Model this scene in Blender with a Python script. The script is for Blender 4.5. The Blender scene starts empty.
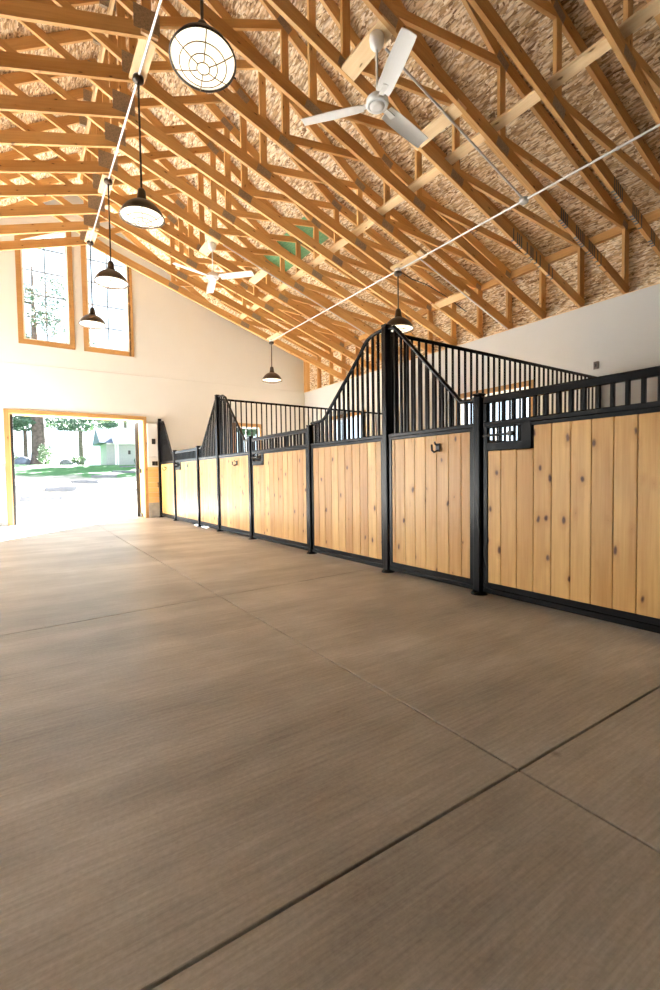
import bpy, bmesh, math, random
from mathutils import Vector, Matrix, Quaternion
from mathutils.geometry import tessellate_polygon
random.seed(7)
scn = bpy.context.scene
COL = scn.collection
YE = 11.852      # gable end wall
XR = 7.014       # right wall
XL = -4.614      # left wall
XC = 1.2         # ridge

# ------------------------------------------------------------------ materials
def newmat(name):
    m = bpy.data.materials.new(name); m.use_nodes = True
    nt = m.node_tree; b = nt.nodes['Principled BSDF']
    return m, nt, b
def N(nt, t, **k):
    n = nt.nodes.new(t)
    for a, v in k.items(): setattr(n, a, v)
    return n
def L(nt, a, b): nt.links.new(a, b)
def plain(name, col, rough=.5, metal=0, noise=0, nscale=6, bump=0):
    m, nt, b = newmat(name)
    b.inputs['Base Color'].default_value = (*col, 1)
    b.inputs['Roughness'].default_value = rough; b.inputs['Metallic'].default_value = metal
    if noise or bump:
        tc = N(nt, 'ShaderNodeTexCoord'); n = N(nt, 'ShaderNodeTexNoise')
        n.inputs['Scale'].default_value = nscale; n.inputs['Detail'].default_value = 5
        L(nt, tc.outputs['Object'], n.inputs['Vector'])
        if noise:
            r = ramp(nt, n.outputs['Fac'], [(.3, [c*(1-noise) for c in col]), (.7, [min(1, c*(1+noise)) for c in col])])
            L(nt, r, b.inputs['Base Color'])
        if bump:
            bp = N(nt, 'ShaderNodeBump'); bp.inputs['Strength'].default_value = bump; bp.inputs['Distance'].default_value = .01
            L(nt, n.outputs['Fac'], bp.inputs['Height']); L(nt, bp.outputs['Normal'], b.inputs['Normal'])
    return m
def ramp(nt, fac, stops):
    r = N(nt, 'ShaderNodeValToRGB'); e = r.color_ramp.elements
    while len(e) < len(stops): e.new(.5)
    for s, (p, c) in zip(e, stops): s.position = p; s.color = (*c[:3], 1)
    L(nt, fac, r.inputs['Fac']); return r.outputs['Color']
def mapping(nt, vec, scale=(1, 1, 1), rot=(0, 0, 0), loc=(0, 0, 0)):
    mp = N(nt, 'ShaderNodeMapping')
    mp.inputs['Scale'].default_value = scale; mp.inputs['Rotation'].default_value = rot; mp.inputs['Location'].default_value = loc
    L(nt, vec, mp.inputs['Vector']); return mp.outputs['Vector']
def noise(nt, vec, scale, detail=4, rough=.55):
    n = N(nt, 'ShaderNodeTexNoise'); n.inputs['Scale'].default_value = scale
    n.inputs['Detail'].default_value = detail; n.inputs['Roughness'].default_value = rough
    L(nt, vec, n.inputs['Vector']); return n.outputs['Fac']
def mth(nt, op, a, b=None, c=None):
    n = N(nt, 'ShaderNodeMath', operation=op)
    for i, v in enumerate((a, b, c)):
        if v is None: continue
        if isinstance(v, (int, float)): n.inputs[i].default_value = v
        else: L(nt, v, n.inputs[i])
    return n.outputs[0]
def mix(nt, fac, a, b, blend='MIX'):
    n = N(nt, 'ShaderNodeMix', data_type='RGBA', blend_type=blend)
    if isinstance(fac, (int, float)): n.inputs[0].default_value = fac
    else: L(nt, fac, n.inputs[0])
    for i, v in ((6, a), (7, b)):
        if isinstance(v, tuple): n.inputs[i].default_value = (*v[:3], 1)
        else: L(nt, v, n.inputs[i])
    return n.outputs[2]
def bump(nt, b, h, strength=.3, dist=.01):
    bp = N(nt, 'ShaderNodeBump'); bp.inputs['Strength'].default_value = strength; bp.inputs['Distance'].default_value = dist
    L(nt, h, bp.inputs['Height']); L(nt, bp.outputs['Normal'], b.inputs['Normal'])

def wood(name, dark, light, knot, rough=.55, grain=.5, knots=True, kscale=(3.0, 9.0), kth=.10, coat=0, stamp=False, spec=.5):
    """board wood: attribute lc = (along, across, thickness), attribute bid = board number"""
    m, nt, b = newmat(name)
    at = N(nt, 'ShaderNodeAttribute', attribute_name='lc'); bid = N(nt, 'ShaderNodeAttribute', attribute_name='bid')
    oi = N(nt, 'ShaderNodeObjectInfo')
    off = mth(nt, 'ADD', mth(nt, 'MULTIPLY', bid.outputs['Fac'], 3.71), mth(nt, 'MULTIPLY', oi.outputs['Random'], 37.0))
    cb = N(nt, 'ShaderNodeCombineXYZ'); L(nt, off, cb.inputs[0]); L(nt, off, cb.inputs[1])
    va = N(nt, 'ShaderNodeVectorMath', operation='ADD'); L(nt, at.outputs['Vector'], va.inputs[0]); L(nt, cb.outputs[0], va.inputs[1])
    v = va.outputs[0]
    g1 = noise(nt, mapping(nt, v, (1.3, 30, 30)), 1.5, 5, .6)
    g2 = noise(nt, mapping(nt, v, (.9, 7, 7)), 1.0, 3)
    gg = mth(nt, 'ADD', mth(nt, 'MULTIPLY', g1, grain), mth(nt, 'MULTIPLY', g2, 1-grain))
    wn = N(nt, 'ShaderNodeTexWhiteNoise', noise_dimensions='1D'); L(nt, off, wn.inputs['W'])
    gg = mth(nt, 'ADD', gg, mth(nt, 'MULTIPLY', mth(nt, 'SUBTRACT', wn.outputs['Value'], .5), .34))
    c = ramp(nt, gg, [(.22, dark), (.5, [(a+c2)/2 for a, c2 in zip(dark, light)]), (.74, light)])
    if knots:
        vo = N(nt, 'ShaderNodeTexVoronoi', voronoi_dimensions='2D'); vo.inputs['Scale'].default_value = 1; vo.inputs['Randomness'].default_value = 1
        nz = N(nt, 'ShaderNodeTexNoise'); nz.inputs['Scale'].default_value = 9; L(nt, v, nz.inputs['Vector'])
        vm = N(nt, 'ShaderNodeVectorMath', operation='MULTIPLY_ADD'); L(nt, nz.outputs['Color'], vm.inputs[0]); vm.inputs[1].default_value = (.05, .03, .0); L(nt, v, vm.inputs[2])
        fl = N(nt, 'ShaderNodeVectorMath', operation='MULTIPLY'); L(nt, vm.outputs[0], fl.inputs[0]); fl.inputs[1].default_value = (kscale[0], kscale[1], 0)
        L(nt, fl.outputs[0], vo.inputs['Vector'])
        vsc = N(nt, 'ShaderNodeSeparateColor'); L(nt, vo.outputs['Color'], vsc.inputs[0])
        kd = mth(nt, 'ADD', vo.outputs['Distance'], mth(nt, 'MAXIMUM', mth(nt, 'MULTIPLY', mth(nt, 'SUBTRACT', vsc.outputs[0], .35), .35), 0))
        k = N(nt, 'ShaderNodeMapRange'); k.inputs[1].default_value = kth; k.inputs[2].default_value = kth*.45
        L(nt, kd, k.inputs[0])
        halo = N(nt, 'ShaderNodeMapRange'); halo.inputs[1].default_value = kth*2.6; halo.inputs[2].default_value = kth*.8
        halo.inputs[4].default_value = .45
        L(nt, kd, halo.inputs[0])
        c = mix(nt, halo.outputs[0], c, tuple(dark)); c = mix(nt, k.outputs[0], c, tuple(knot))
    if stamp:      # blue ink dashes printed on the chord lumber near the heel
        tc = N(nt, 'ShaderNodeTexCoord'); sp = N(nt, 'ShaderNodeSeparateXYZ'); L(nt, tc.outputs['Object'], sp.inputs[0])
        x = sp.outputs[0]
        inr = mth(nt, 'MULTIPLY', mth(nt, 'GREATER_THAN', x, 5.35-XC), mth(nt, 'LESS_THAN', x, 6.35-XC))
        wv = N(nt, 'ShaderNodeTexWhiteNoise', noise_dimensions='1D')
        L(nt, mth(nt, 'ADD', mth(nt, 'FLOOR', mth(nt, 'MULTIPLY', x, 24)), mth(nt, 'MULTIPLY', oi.outputs['Random'], 50)), wv.inputs['W'])
        dash = mth(nt, 'MULTIPLY', mth(nt, 'LESS_THAN', mth(nt, 'FRACT', mth(nt, 'MULTIPLY', x, 24)), .6), mth(nt, 'MULTIPLY', inr, mth(nt, 'GREATER_THAN', wv.outputs['Value'], .5)))
        c = mix(nt, mth(nt, 'MULTIPLY', dash, .85), c, (.035, .10, .15))
    L(nt, c, b.inputs['Base Color']); b.inputs['Roughness'].default_value = rough; b.inputs['Specular IOR Level'].default_value = spec
    if coat: b.inputs['Coat Weight'].default_value = coat; b.inputs['Coat Roughness'].default_value = .25
    bump(nt, b, g1, .12, .004)
    return m

LUM_D, LUM_L = (.48, .24, .07), (.74, .46, .19)
M_lumber = wood('framing_lumber', LUM_D, LUM_L, (.13, .06, .02), .65, kth=.07)
M_chord = wood('chord_lumber', LUM_D, LUM_L, (.13, .06, .02), .65, kth=.07, stamp=True)
M_pale = wood('pale_lumber', (.66, .44, .22), (.85, .65, .40), (.25, .13, .05), .6)
M_pine = wood('pine_boards', (.44, .21, .05), (.74, .46, .165), (.10, .038, .012), .40, grain=.5, kth=.10, kscale=(3.2, 6.2), coat=.08, spec=.3)
M_casing = wood('casing_wood', (.32, .165, .05), (.48, .275, .105), (.10, .05, .015), .5)
M_tng = wood('tongue_groove_wood', (.62, .37, .13), (.85, .58, .27), (.2, .1, .04), .5)

def osb_mat(name):
    m, nt, b = newmat(name)
    tc = N(nt, 'ShaderNodeTexCoord'); v = tc.outputs['Object']
    nz = N(nt, 'ShaderNodeTexNoise'); nz.inputs['Scale'].default_value = 5; L(nt, v, nz.inputs['Vector'])
    w = N(nt, 'ShaderNodeVectorMath', operation='MULTIPLY_ADD'); L(nt, nz.outputs['Color'], w.inputs[0]); w.inputs[1].default_value = (.05,)*3; L(nt, v, w.inputs[2])
    def vor(sc, rot):
        o = N(nt, 'ShaderNodeTexVoronoi'); o.inputs['Scale'].default_value = 1
        L(nt, mapping(nt, w.outputs[0], sc, rot), o.inputs['Vector'])
        s = N(nt, 'ShaderNodeSeparateColor'); L(nt, o.outputs['Color'], s.inputs[0]); return s.outputs[0], o.outputs['Distance']
    a, da = vor((38, 8, 38), (0, 0, .3)); c, dc = vor((46, 9.5, 46), (0, 0, -.5)); d, dd = vor((60, 13, 60), (0, 0, 1.15))
    k1 = mth(nt, 'GREATER_THAN', noise(nt, v, 7, 2), .5); k2 = mth(nt, 'GREATER_THAN', noise(nt, mapping(nt, v, (1, 1, 1), (0, 0, 0), (7, 3, 1)), 9, 2), .58)
    t = mix(nt, k2, mix(nt, k1, a, c), d)
    bw = N(nt, 'ShaderNodeRGBToBW'); L(nt, t, bw.inputs[0])
    g = bw.outputs[0]
    cl = ramp(nt, g, [(0, (.22, .12, .045)), (.13, (.52, .33, .155)), (.40, (.74, .55, .33)), (.75, (.86, .71, .50)), (1, (.92, .81, .64))])
    edge = ramp(nt, mix(nt, k1, da, dc), [(.4, (1, 1, 1)), (.8, (.5, .42, .36))])
    cl = mix(nt, 1, cl, edge, 'MULTIPLY')
    # green painted sheet along the slope change on the right
    sp = N(nt, 'ShaderNodeSeparateXYZ'); L(nt, v, sp.inputs[0])
    msk = None
    for ax, lo, hi in ((0, 4.2, 4.72), (1, 6.85, 8.95), (2, 5.0, 5.45)):
        for op, lim in (('GREATER_THAN', lo), ('LESS_THAN', hi)):
            q = mth(nt, op, sp.outputs[ax], lim); msk = q if msk is None else mth(nt, 'MULTIPLY', msk, q)
    cl = mix(nt, mth(nt, 'MULTIPLY', msk, .9), cl, (.07, .27, .115))
    L(nt, cl, b.inputs['Base Color']); b.inputs['Roughness'].default_value = .7
    bump(nt, b, g, .35, .006)
    return m
M_osb = osb_mat('strand_board')

def floor_mat():
    m, nt, b = newmat('troweled_concrete')
    tc = N(nt, 'ShaderNodeTexCoord'); v = tc.outputs['Object']
    st = noise(nt, mapping(nt, v, (2.5, 48, 1), (0, 0, .03)), 1.6, 5, .7)
    st2 = noise(nt, mapping(nt, v, (.5, 2.4, 1), (0, 0, .06)), 1.2, 5, .6)
    big = noise(nt, mapping(nt, v, (1, 1, 1), (0, 0, 0), (3, 1, 0)), .75, 5, .6)
    fine = noise(nt, v, 70, 4, .7)
    s = mth(nt, 'ADD', mth(nt, 'ADD', mth(nt, 'MULTIPLY', st, .22), mth(nt, 'MULTIPLY', st2, .30)), mth(nt, 'ADD', mth(nt, 'MULTIPLY', big, .34), mth(nt, 'MULTIPLY', fine, .14)))
    c = ramp(nt, s, [(.37, (.225, .215, .20)), (.5, (.45, .435, .405)), (.63, (.72, .705, .675))])
    vo = N(nt, 'ShaderNodeTexVoronoi'); vo.inputs['Scale'].default_value = 1.3; L(nt, v, vo.inputs['Vector'])
    spot = N(nt, 'ShaderNodeMapRange'); spot.inputs[1].default_value = .035; spot.inputs[2].default_value = .015; spot.inputs[4].default_value = .6
    L(nt, vo.outputs['Distance'], spot.inputs[0])
    c = mix(nt, spot.outputs[0], c, (.12, .09, .07))
    L(nt, c, b.inputs['Base Color'])
    r = N(nt, 'ShaderNodeMapRange'); r.inputs[3].default_value = .34; r.inputs[4].default_value = .52; L(nt, st2, r.inputs[0]); L(nt, r.outputs[0], b.inputs['Roughness'])
    bump(nt, b, mth(nt, 'ADD', st, mth(nt, 'MULTIPLY', fine, .6)), .12, .006)
    return m
M_floor = floor_mat()
M_joint = plain('joint_filler', (.035, .028, .022), .9)
M_wall = plain('painted_drywall', (.62, .625, .615), .75, noise=.015, nscale=2, bump=.02)
M_plate = plain('galvanized_plate', (.34, .265, .19), .6, 0, noise=.25, nscale=60)
M_black = plain('black_powder_coat', (.005, .005, .006), .24)
M_black.node_tree.nodes['Principled BSDF'].inputs['Specular IOR Level'].default_value = .16
M_darkhw = plain('dark_hardware', (.03, .027, .025), .4, .4)
M_fan = plain('white_enamel', (.82, .82, .81), .35)
M_bronze = plain('bronze_enamel', (.055, .04, .03), .32, .5)
M_reflect = plain('white_reflector', (.85, .83, .78), .4)
M_galv = plain('galvanized_conduit', (.62, .62, .63), .35, .6)
M_wire = plain('cage_wire', (.22, .13, .06), .5)
M_vinyl = plain('white_vinyl', (.82, .82, .80), .4)
M_muntin = plain('muntin_bar', (.16, .17, .19), .5)
M_cmu = plain('grey_concrete', (.36, .37, .37), .85, noise=.2, nscale=9, bump=.2)
M_panelw = plain('white_cabinet_paint', (.74, .74, .72), .45)
M_bin = plain('brown_plate', (.10, .075, .06), .5)
M_rubber = plain('dark_jamb', (.02, .02, .022), .5)
M_gravel = plain('pale_gravel', (.62, .58, .52), .95, noise=.18, nscale=5, bump=.3)
M_slab = plain('step_concrete', (.10, .105, .12), .9, noise=.12, nscale=8)
M_rock = plain('boulder_stone', (.12, .14, .19), .9, noise=.3, nscale=2.5, bump=.6)
M_bark = plain('bark', (.085, .065, .06), .95, noise=.5, nscale=5, bump=.8)
M_shed = plain('shed_siding', (.33, .35, .34), .8, noise=.05)
M_shedtrim = plain('shed_trim', (.8, .8, .8), .7)
M_roofb = plain('slate_blue_roof', (.07, .09, .16), .75, noise=.2, nscale=12)
M_roofw = plain('pale_metal_roof', (.72, .74, .78), .5)
M_sun = None

def grass_mat():
    m, nt, b = newmat('ground_cover')
    tc = N(nt, 'ShaderNodeTexCoord'); v = tc.outputs['Object']
    sp = N(nt, 'ShaderNodeSeparateXYZ'); L(nt, v, sp.inputs[0])
    n1 = noise(nt, mapping(nt, v, (1, .5, 1)), .55, 4, .6)
    lim = mth(nt, 'ADD', mth(nt, 'ADD', 29.5, mth(nt, 'MULTIPLY', sp.outputs[0], -.30)), mth(nt, 'MULTIPLY', mth(nt, 'SUBTRACT', n1, .5), 9))
    f = N(nt, 'ShaderNodeMapRange'); f.inputs[1].default_value = -.6; f.inputs[2].default_value = .8
    L(nt, mth(nt, 'SUBTRACT', sp.outputs[1], lim), f.inputs[0])
    soil = ramp(nt, noise(nt, v, .9, 6, .65), [(.3, (.20, .175, .145)), (.7, (.36, .33, .29))])
    gr = ramp(nt, noise(nt, v, 3.0, 6, .7), [(.3, (.008, .06, .01)), (.7, (.03, .14, .02))])
    L(nt, mix(nt, f.outputs[0], soil, gr), b.inputs['Base Color']); b.inputs['Roughness'].default_value = .95
    return m
M_ground = grass_mat()
def leaf_mat(name, a, c):
    m, nt, b = newmat(name)
    at = N(nt, 'ShaderNodeAttribute', attribute_name='bid')
    wn = N(nt, 'ShaderNodeTexWhiteNoise', noise_dimensions='1D'); L(nt, at.outputs['Fac'], wn.inputs['W'])
    L(nt, ramp(nt, wn.outputs['Value'], [(0, a), (1, c)]), b.inputs['Base Color']); b.inputs['Roughness'].default_value = .6
    return m
M_leafd = leaf_mat('conifer_leaf', (.03, .075, .05), (.09, .16, .10))
M_leafl = leaf_mat('pale_leaf', (.10, .17, .09), (.26, .33, .20))
def glass_mat():
    m = bpy.data.materials.new('window_glass'); m.use_nodes = True; nt = m.node_tree; nt.nodes.clear()
    o = N(nt, 'ShaderNodeOutputMaterial'); t = N(nt, 'ShaderNodeBsdfTransparent'); g = N(nt, 'ShaderNodeBsdfGlossy')
    t.inputs[0].default_value = (.93, .96, .97, 1); g.inputs['Roughness'].default_value = .02
    x = N(nt, 'ShaderNodeMixShader'); x.inputs[0].default_value = .06
    L(nt, t.outputs[0], x.inputs[1]); L(nt, g.outputs[0], x.inputs[2]); L(nt, x.outputs[0], o.inputs[0]); return m
M_glass = glass_mat()
def emit_mat(name, col, s):
    m, nt, b = newmat(name); b.inputs['Base Color'].default_value = (.8, .8, .78, 1)
    b.inputs['Emission Color'].default_value = (*col, 1); b.inputs['Emission Strength'].default_value = s; return m
M_lens = emit_mat('frosted_lens', (1, .88, .64), .9)

# ------------------------------------------------------------------ mesh builder
class MB:
    def __init__(s): s.v = []; s.f = []; s.lc = []; s.bid = []; s.sm = []
    def raw(s, vs, fs, lcs=None, bid=0, smooth=False):
        o = len(s.v); s.v += [tuple(v) for v in vs]; s.lc += [tuple(l) for l in (lcs or vs)]
        for f in fs: s.f.append([i+o for i in f]); s.bid.append(bid); s.sm.append(smooth)
    def frame_box(s, c, ax, ay, az, dims, bid=0, ch=0, lcoff=0):
        """box centred on c with unit axes, dims along them, chamfer ch; lc = along ax"""
        dx, dy, dz = (d/2 for d in dims)
        if ch <= 0:
            loc = [(i*dx, j*dy, k*dz) for i in (-1, 1) for j in (-1, 1) for k in (-1, 1)]
            fs = [(0, 1, 3, 2), (4, 6, 7, 5), (0, 4, 5, 1), (2, 3, 7, 6), (0, 2, 6, 4), (1, 5, 7, 3)]
        else:
            bm = bmesh.new(); bmesh.ops.create_cube(bm, size=1)
            for v in bm.verts: v.co = Vector((v.co.x*2*dx, v.co.y*2*dy, v.co.z*2*dz))
            bmesh.ops.bevel(bm, geom=list(bm.edges), offset=ch, segments=2, affect='EDGES', profile=.5)
            bm.verts.index_update(); loc = [tuple(v.co) for v in bm.verts]; fs = [[v.index for v in f.verts] for f in bm.faces]; bm.free()
        vs = [c + ax*p[0] + ay*p[1] + az*p[2] for p in loc]
        s.raw(vs, fs, [(p[0]+lcoff, p[1], p[2]) for p in loc], bid)
        return s
    def box(s, lo, hi, bid=0, ch=0, along=0):
        c = Vector([(a+b)/2 for a, b in zip(lo, hi)]); d = [abs(b-a) for a, b in zip(lo, hi)]
        ax = [Vector((1, 0, 0)), Vector((0, 1, 0)), Vector((0, 0, 1))]
        o = [(0, 1, 2), (1, 0, 2), (2, 0, 1)][along]
        return s.frame_box(c, ax[o[0]], ax[o[1]], ax[o[2]], [d[i] for i in o], bid, ch)
    def beam(s, a, b, w, t, side=(0, 1, 0), bid=0, ch=0):
        """w: width across, in the plane square to `side`; t: thickness along `side`"""
        a, b = Vector(a), Vector(b); d = (b-a); ln = d.length; d.normalize(); sd = Vector(side)
        sd = (sd - d*sd.dot(d)).normalized(); up = sd.cross(d)
        return s.frame_box((a+b)/2, d, up, sd, (ln, w, t), bid, ch)
    def tube(s, pts, r, n=8, bid=0, caps=True):
        pts = [Vector(p) for p in pts]; rings = []
        t0 = (pts[1]-pts[0]).normalized()
        u = t0.orthogonal().normalized()
        for i, p in enumerate(pts):
            t = (pts[min(i+1, len(pts)-1)]-pts[max(i-1, 0)]).normalized()
            u = (u - t*u.dot(t)).normalized(); w = t.cross(u)
            rr = r[i] if isinstance(r, (list, tuple)) else r
            rings.append([p + (u*math.cos(2*math.pi*k/n)+w*math.sin(2*math.pi*k/n))*rr for k in range(n)])
        vs = [v for g in rings for v in g]; fs = []
        for i in range(len(pts)-1):
            for k in range(n): fs.append((i*n+k, i*n+(k+1) % n, (i+1)*n+(k+1) % n, (i+1)*n+k))
        s.raw(vs, fs, None, bid, True)
        if caps: s.raw(rings[0], [tuple(range(n))[::-1]], None, bid); s.raw(rings[-1], [tuple(range(n))], None, bid)
        return s
    def lathe(s, prof, n=32, c=(0, 0, 0), smooth=True):
        c = Vector(c); vs = []; fs = []
        for r, z in prof:
            for k in range(n):
                a = 2*math.pi*k/n; vs.append(c+Vector((r*math.cos(a), r*math.sin(a), z)))
        for i in range(len(prof)-1):
            for k in range(n): fs.append((i*n+k, i*n+(k+1) % n, (i+1)*n+(k+1) % n, (i+1)*n+k))
        s.raw(vs, fs, None, 0, smooth); return s
    def prism(s, poly, axis, lo, hi, holes=(), bid=0):
        """extrude a 2D polygon (with holes) along an axis between lo and hi"""
        loops = [list(poly)] + [list(h) for h in holes]
        def p3(q, t): return {'x': (t, q[0], q[1]), 'y': (q[0], t, q[1]), 'z': (q[0], q[1], t)}[axis]
        flat = [q for l in loops for q in l]; n = len(flat)
        tris = tessellate_polygon([[Vector((q[0], q[1], 0)) for q in l] for l in loops])
        vs = [p3(q, lo) for q in flat] + [p3(q, hi) for q in flat]
        fs = [tuple(t) for t in tris] + [tuple(i+n for i in reversed(t)) for t in tris]
        o = 0
        for l in loops:
            m = len(l)
            for i in range(m): j = (i+1) % m; fs.append((o+i, o+j, o+j+n, o+i+n))
            o += m
        s.raw(vs, fs, None, bid); return s
    def build(s, name, mat, parent=None, loc=None, fix=True):
        me = bpy.data.meshes.new(name); me.from_pydata(s.v, [], s.f); me.update()
        if fix:
            bm = bmesh.new(); bm.from_mesh(me)
            bid_keep = list(s.bid)
            bmesh.ops.recalc_face_normals(bm, faces=bm.faces); bm.to_mesh(me); bm.free()
        a = me.attributes.new('lc', 'FLOAT_VECTOR', 'POINT'); a.data.foreach_set('vector', [c for l in s.lc for c in l])
        a = me.attributes.new('bid', 'FLOAT', 'FACE'); a.data.foreach_set('value', [float(x) for x in s.bid])
        me.polygons.foreach_set('use_smooth', s.sm)
        me.materials.append(mat)
        o = bpy.data.objects.new(name, me); COL.objects.link(o)
        if parent is not None: o.parent = parent
        if loc: o.location = loc
        return o

def tag(o, label=None, cat=None, group=None, kind=None):
    if label: o['label'] = label
    if cat: o['category'] = cat
    if group: o['group'] = group
    if kind: o['kind'] = kind
    return o
def thing(name, label, cat, loc=(0, 0, 0), rz=0, group=None):
    o = bpy.data.objects.new(name, None); COL.objects.link(o); o.empty_display_size = .1
    o.location = loc; o.rotation_euler = (0, 0, rz); return tag(o, label, cat, group)
def struct(o): o['kind'] = 'structure'; return o
def sroot(name, loc=(0, 0, 0)):
    o = bpy.data.objects.new(name, None); COL.objects.link(o); o.location = loc; o['kind'] = 'structure'; return o
def kids(o): return [c for c in bpy.data.objects if c.parent == o]
def copy_tree(o, loc, label, rz=None):
    c = o.copy(); COL.objects.link(c); c.location = loc; c['label'] = label
    if rz is not None: c.rotation_euler = (0, 0, rz)
    for k in kids(o):
        d = k.copy(); COL.objects.link(d); d.parent = c
        for g in kids(k):
            e = g.copy(); COL.objects.link(e); e.parent = d
    return c

# ------------------------------------------------------------------ floor
J = lambda x: 3.585+.0757*(x-1.3)
XJ, YJ, g = 1.30, .888, .0042
def slab(poly, mb):
    """one slab with rounded (chamfered) saw-cut edges"""
    c = Vector((sum(p[0] for p in poly)/len(poly), sum(p[1] for p in poly)/len(poly)))
    def inset(d):
        out = []
        for x, y in poly:
            out.append((x + (d if x < c.x else -d), y + (d if y < c.y else -d)))
        return out
    a, b2 = inset(g), inset(g+.0022)
    vs = [(x, y, -.03) for x, y in a]+[(x, y, -.0022) for x, y in a]+[(x, y, 0) for x, y in b2]
    fs = [(8, 9, 10, 11)]
    for i in range(4):
        j = (i+1) % 4; fs += [(i, j, j+4, i+4), (i+4, j+4, j+8, i+8)]
    mb.raw(vs, fs)
mb = MB(); YB = -7.0
for xa, xb in ((XL, XJ), (XJ, XR+.1)):
    slab([(xa, YB), (xb, YB), (xb, YJ), (xa, YJ)], mb)
    slab([(xa, YJ), (xb, YJ), (xb, J(xb)), (xa, J(xa))], mb)
    slab([(xa, J(xa)), (xb, J(xb)), (xb, YE+.3), (xa, YE+.3)], mb)
floor = struct(mb.build('floor', M_floor))
MB().box((XL, YB, -.06), (XR+.1, YE+.3, -.012)).build('joint_bed', M_joint, floor)

# ------------------------------------------------------------------ walls
SL = 1/3.0
def zbot(x): return 5.34-SL*abs(x-XC)
def zroof(x):           # underside of the roof boards
    d = abs(x-XC)
    return 7.36-.654*d if d < 3.12 else 5.32-.342*(d-3.12)
T = .16
DX0, DX1, DZ = -.16, 2.36+.155, 2.365
# gable end wall: lower storey with door and stall window, upper gable with the two raked windows
mb = MB()
door = [(DX0, -.05), (DX0, DZ), (DX1, DZ), (DX1, -.05)]
swin = (4.85, 5.55, 1.35, 2.32)
def rect(a, b, c, d): return [(a, c), (b, c), (b, d), (a, d)]
D2 = (-4.40, -1.8, 3.0)       # unseen second opening on the left, added so sunlight bounces inside
mb.prism([(XL, -.05), (D2[0], -.05), (D2[0], D2[2]), (D2[1], D2[2]), (D2[1], -.05), (DX0, -.05), (DX0, DZ), (DX1, DZ), (DX1, -.05), (XR+.1, -.05), (XR+.1, 3.405), (XL, 3.405)], 'y', YE, YE+T,
         [rect(*swin)])
rk = .5
def rake(xl, xr, b, tl, tr): return [(xl, b), (xr, b), (xr, tr), (xl, tl)]
GW = [('L', .165, 1.02, 3.93, 5.98, 5.98+rk*.855), ('R', 1.39, 2.245, 3.93, 5.98+rk*.855, 5.98)]
e = .006
gab = [(XL, 3.411), (XR+.1, 3.411), (XR+.1, zroof(XR+.1)), (XC+3.12, zroof(XC+3.12)), (XC, zroof(XC)), (XC-3.12, zroof(XC-3.12)), (XL, zroof(XL))]
mb.prism(gab, 'y', YE+e, YE+T, [rake(a, b, c, d, f) for _, a, b, c, d, f in GW])
mb.prism(rect(XL, XR+.1, 3.40, 3.416), 'y', YE+.02, YE+T)
struct(mb.build('wall_end', M_wall))
# right wall: painted up to 3.39, openings for the two stall windows
RW = [(4.60, 6.05, 1.30, 2.38), (9.05, 10.45, 1.30, 2.45)]
mb = MB(); mb.prism(rect(YB, YE, -.05, 3.392), 'x', XR, XR+T, [rect(*w) for w in RW])
wr = struct(mb.build('wall_right', M_wall))
# left wall, unseen: same build, with a window added for daylight
LW = [(7.2, 8.6, 1.2, 2.4)]
mb = MB(); mb.prism(rect(YB, YE, -.05, 3.392), 'x', XL-T, XL, [rect(*w) for w in LW])
struct(mb.build('wall_left', M_wall))
mb = MB(); mb.prism([(XL-.1, -.05), (XR+.1, -.05), (XR+.1, zroof(XR+.1)), (XC+3.12, zroof(XC+3.12)), (XC, zroof(XC)), (XC-3.12, zroof(XC-3.12)), (XL-.1, zroof(XL-.1))], 'y', YB-T, YB)
struct(mb.build('wall_back', M_wall))
# strand-board band above the painted side walls, with studs and plate
XB = XR+.10
mb = MB(); mb.box((XB, YB, 3.37), (XB+.02, YE, 4.42)); kb = struct(mb.build('wall_upper_right', M_osb))
MB().box((XR-.01, YB, 3.392), (XB, YE, 3.40)).build('sill_plate', M_pale, kb)
MB().box((XR+.03, YB, 4.26), (XB, YE, 4.37), along=1).build('top_plate', M_lumber, kb)
for y in (10.49, 11.10, 11.72, YE-.03):
    MB().box((XR-.02, y-.019, 3.40), (XB, y+.019, 4.40), along=2).build('stud', M_lumber, kb)
mb = MB(); mb.box((XL-.12, YB, 3.37), (XL-.10, YE, 4.42)); struct(mb.build('wall_upper_left', M_osb))

# roof boards (ceiling), four pitched planes
def roofplane(x0, x1):
    z0, z1 = zroof(x0), zroof(x1)
    mb = MB(); th = .02
    vs = [(x, y, z+t) for t in (0, th) for (x, z) in ((x0, z0), (x1, z1)) for y in (YB-.1, YE+.9)]
    mb.raw(vs, [(0, 1, 3, 2), (4, 6, 7, 5), (0, 4, 5, 1), (2, 3, 7, 6), (0, 2, 6, 4), (1, 5, 7, 3)])
    return struct(mb.build('ceiling', M_osb))
for a, b2 in ((XC, XC+3.12), (XC+3.12, XB+.25), (XC-3.12, XC), (XL-.4, XC-3.12)): roofplane(a, b2)

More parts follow.
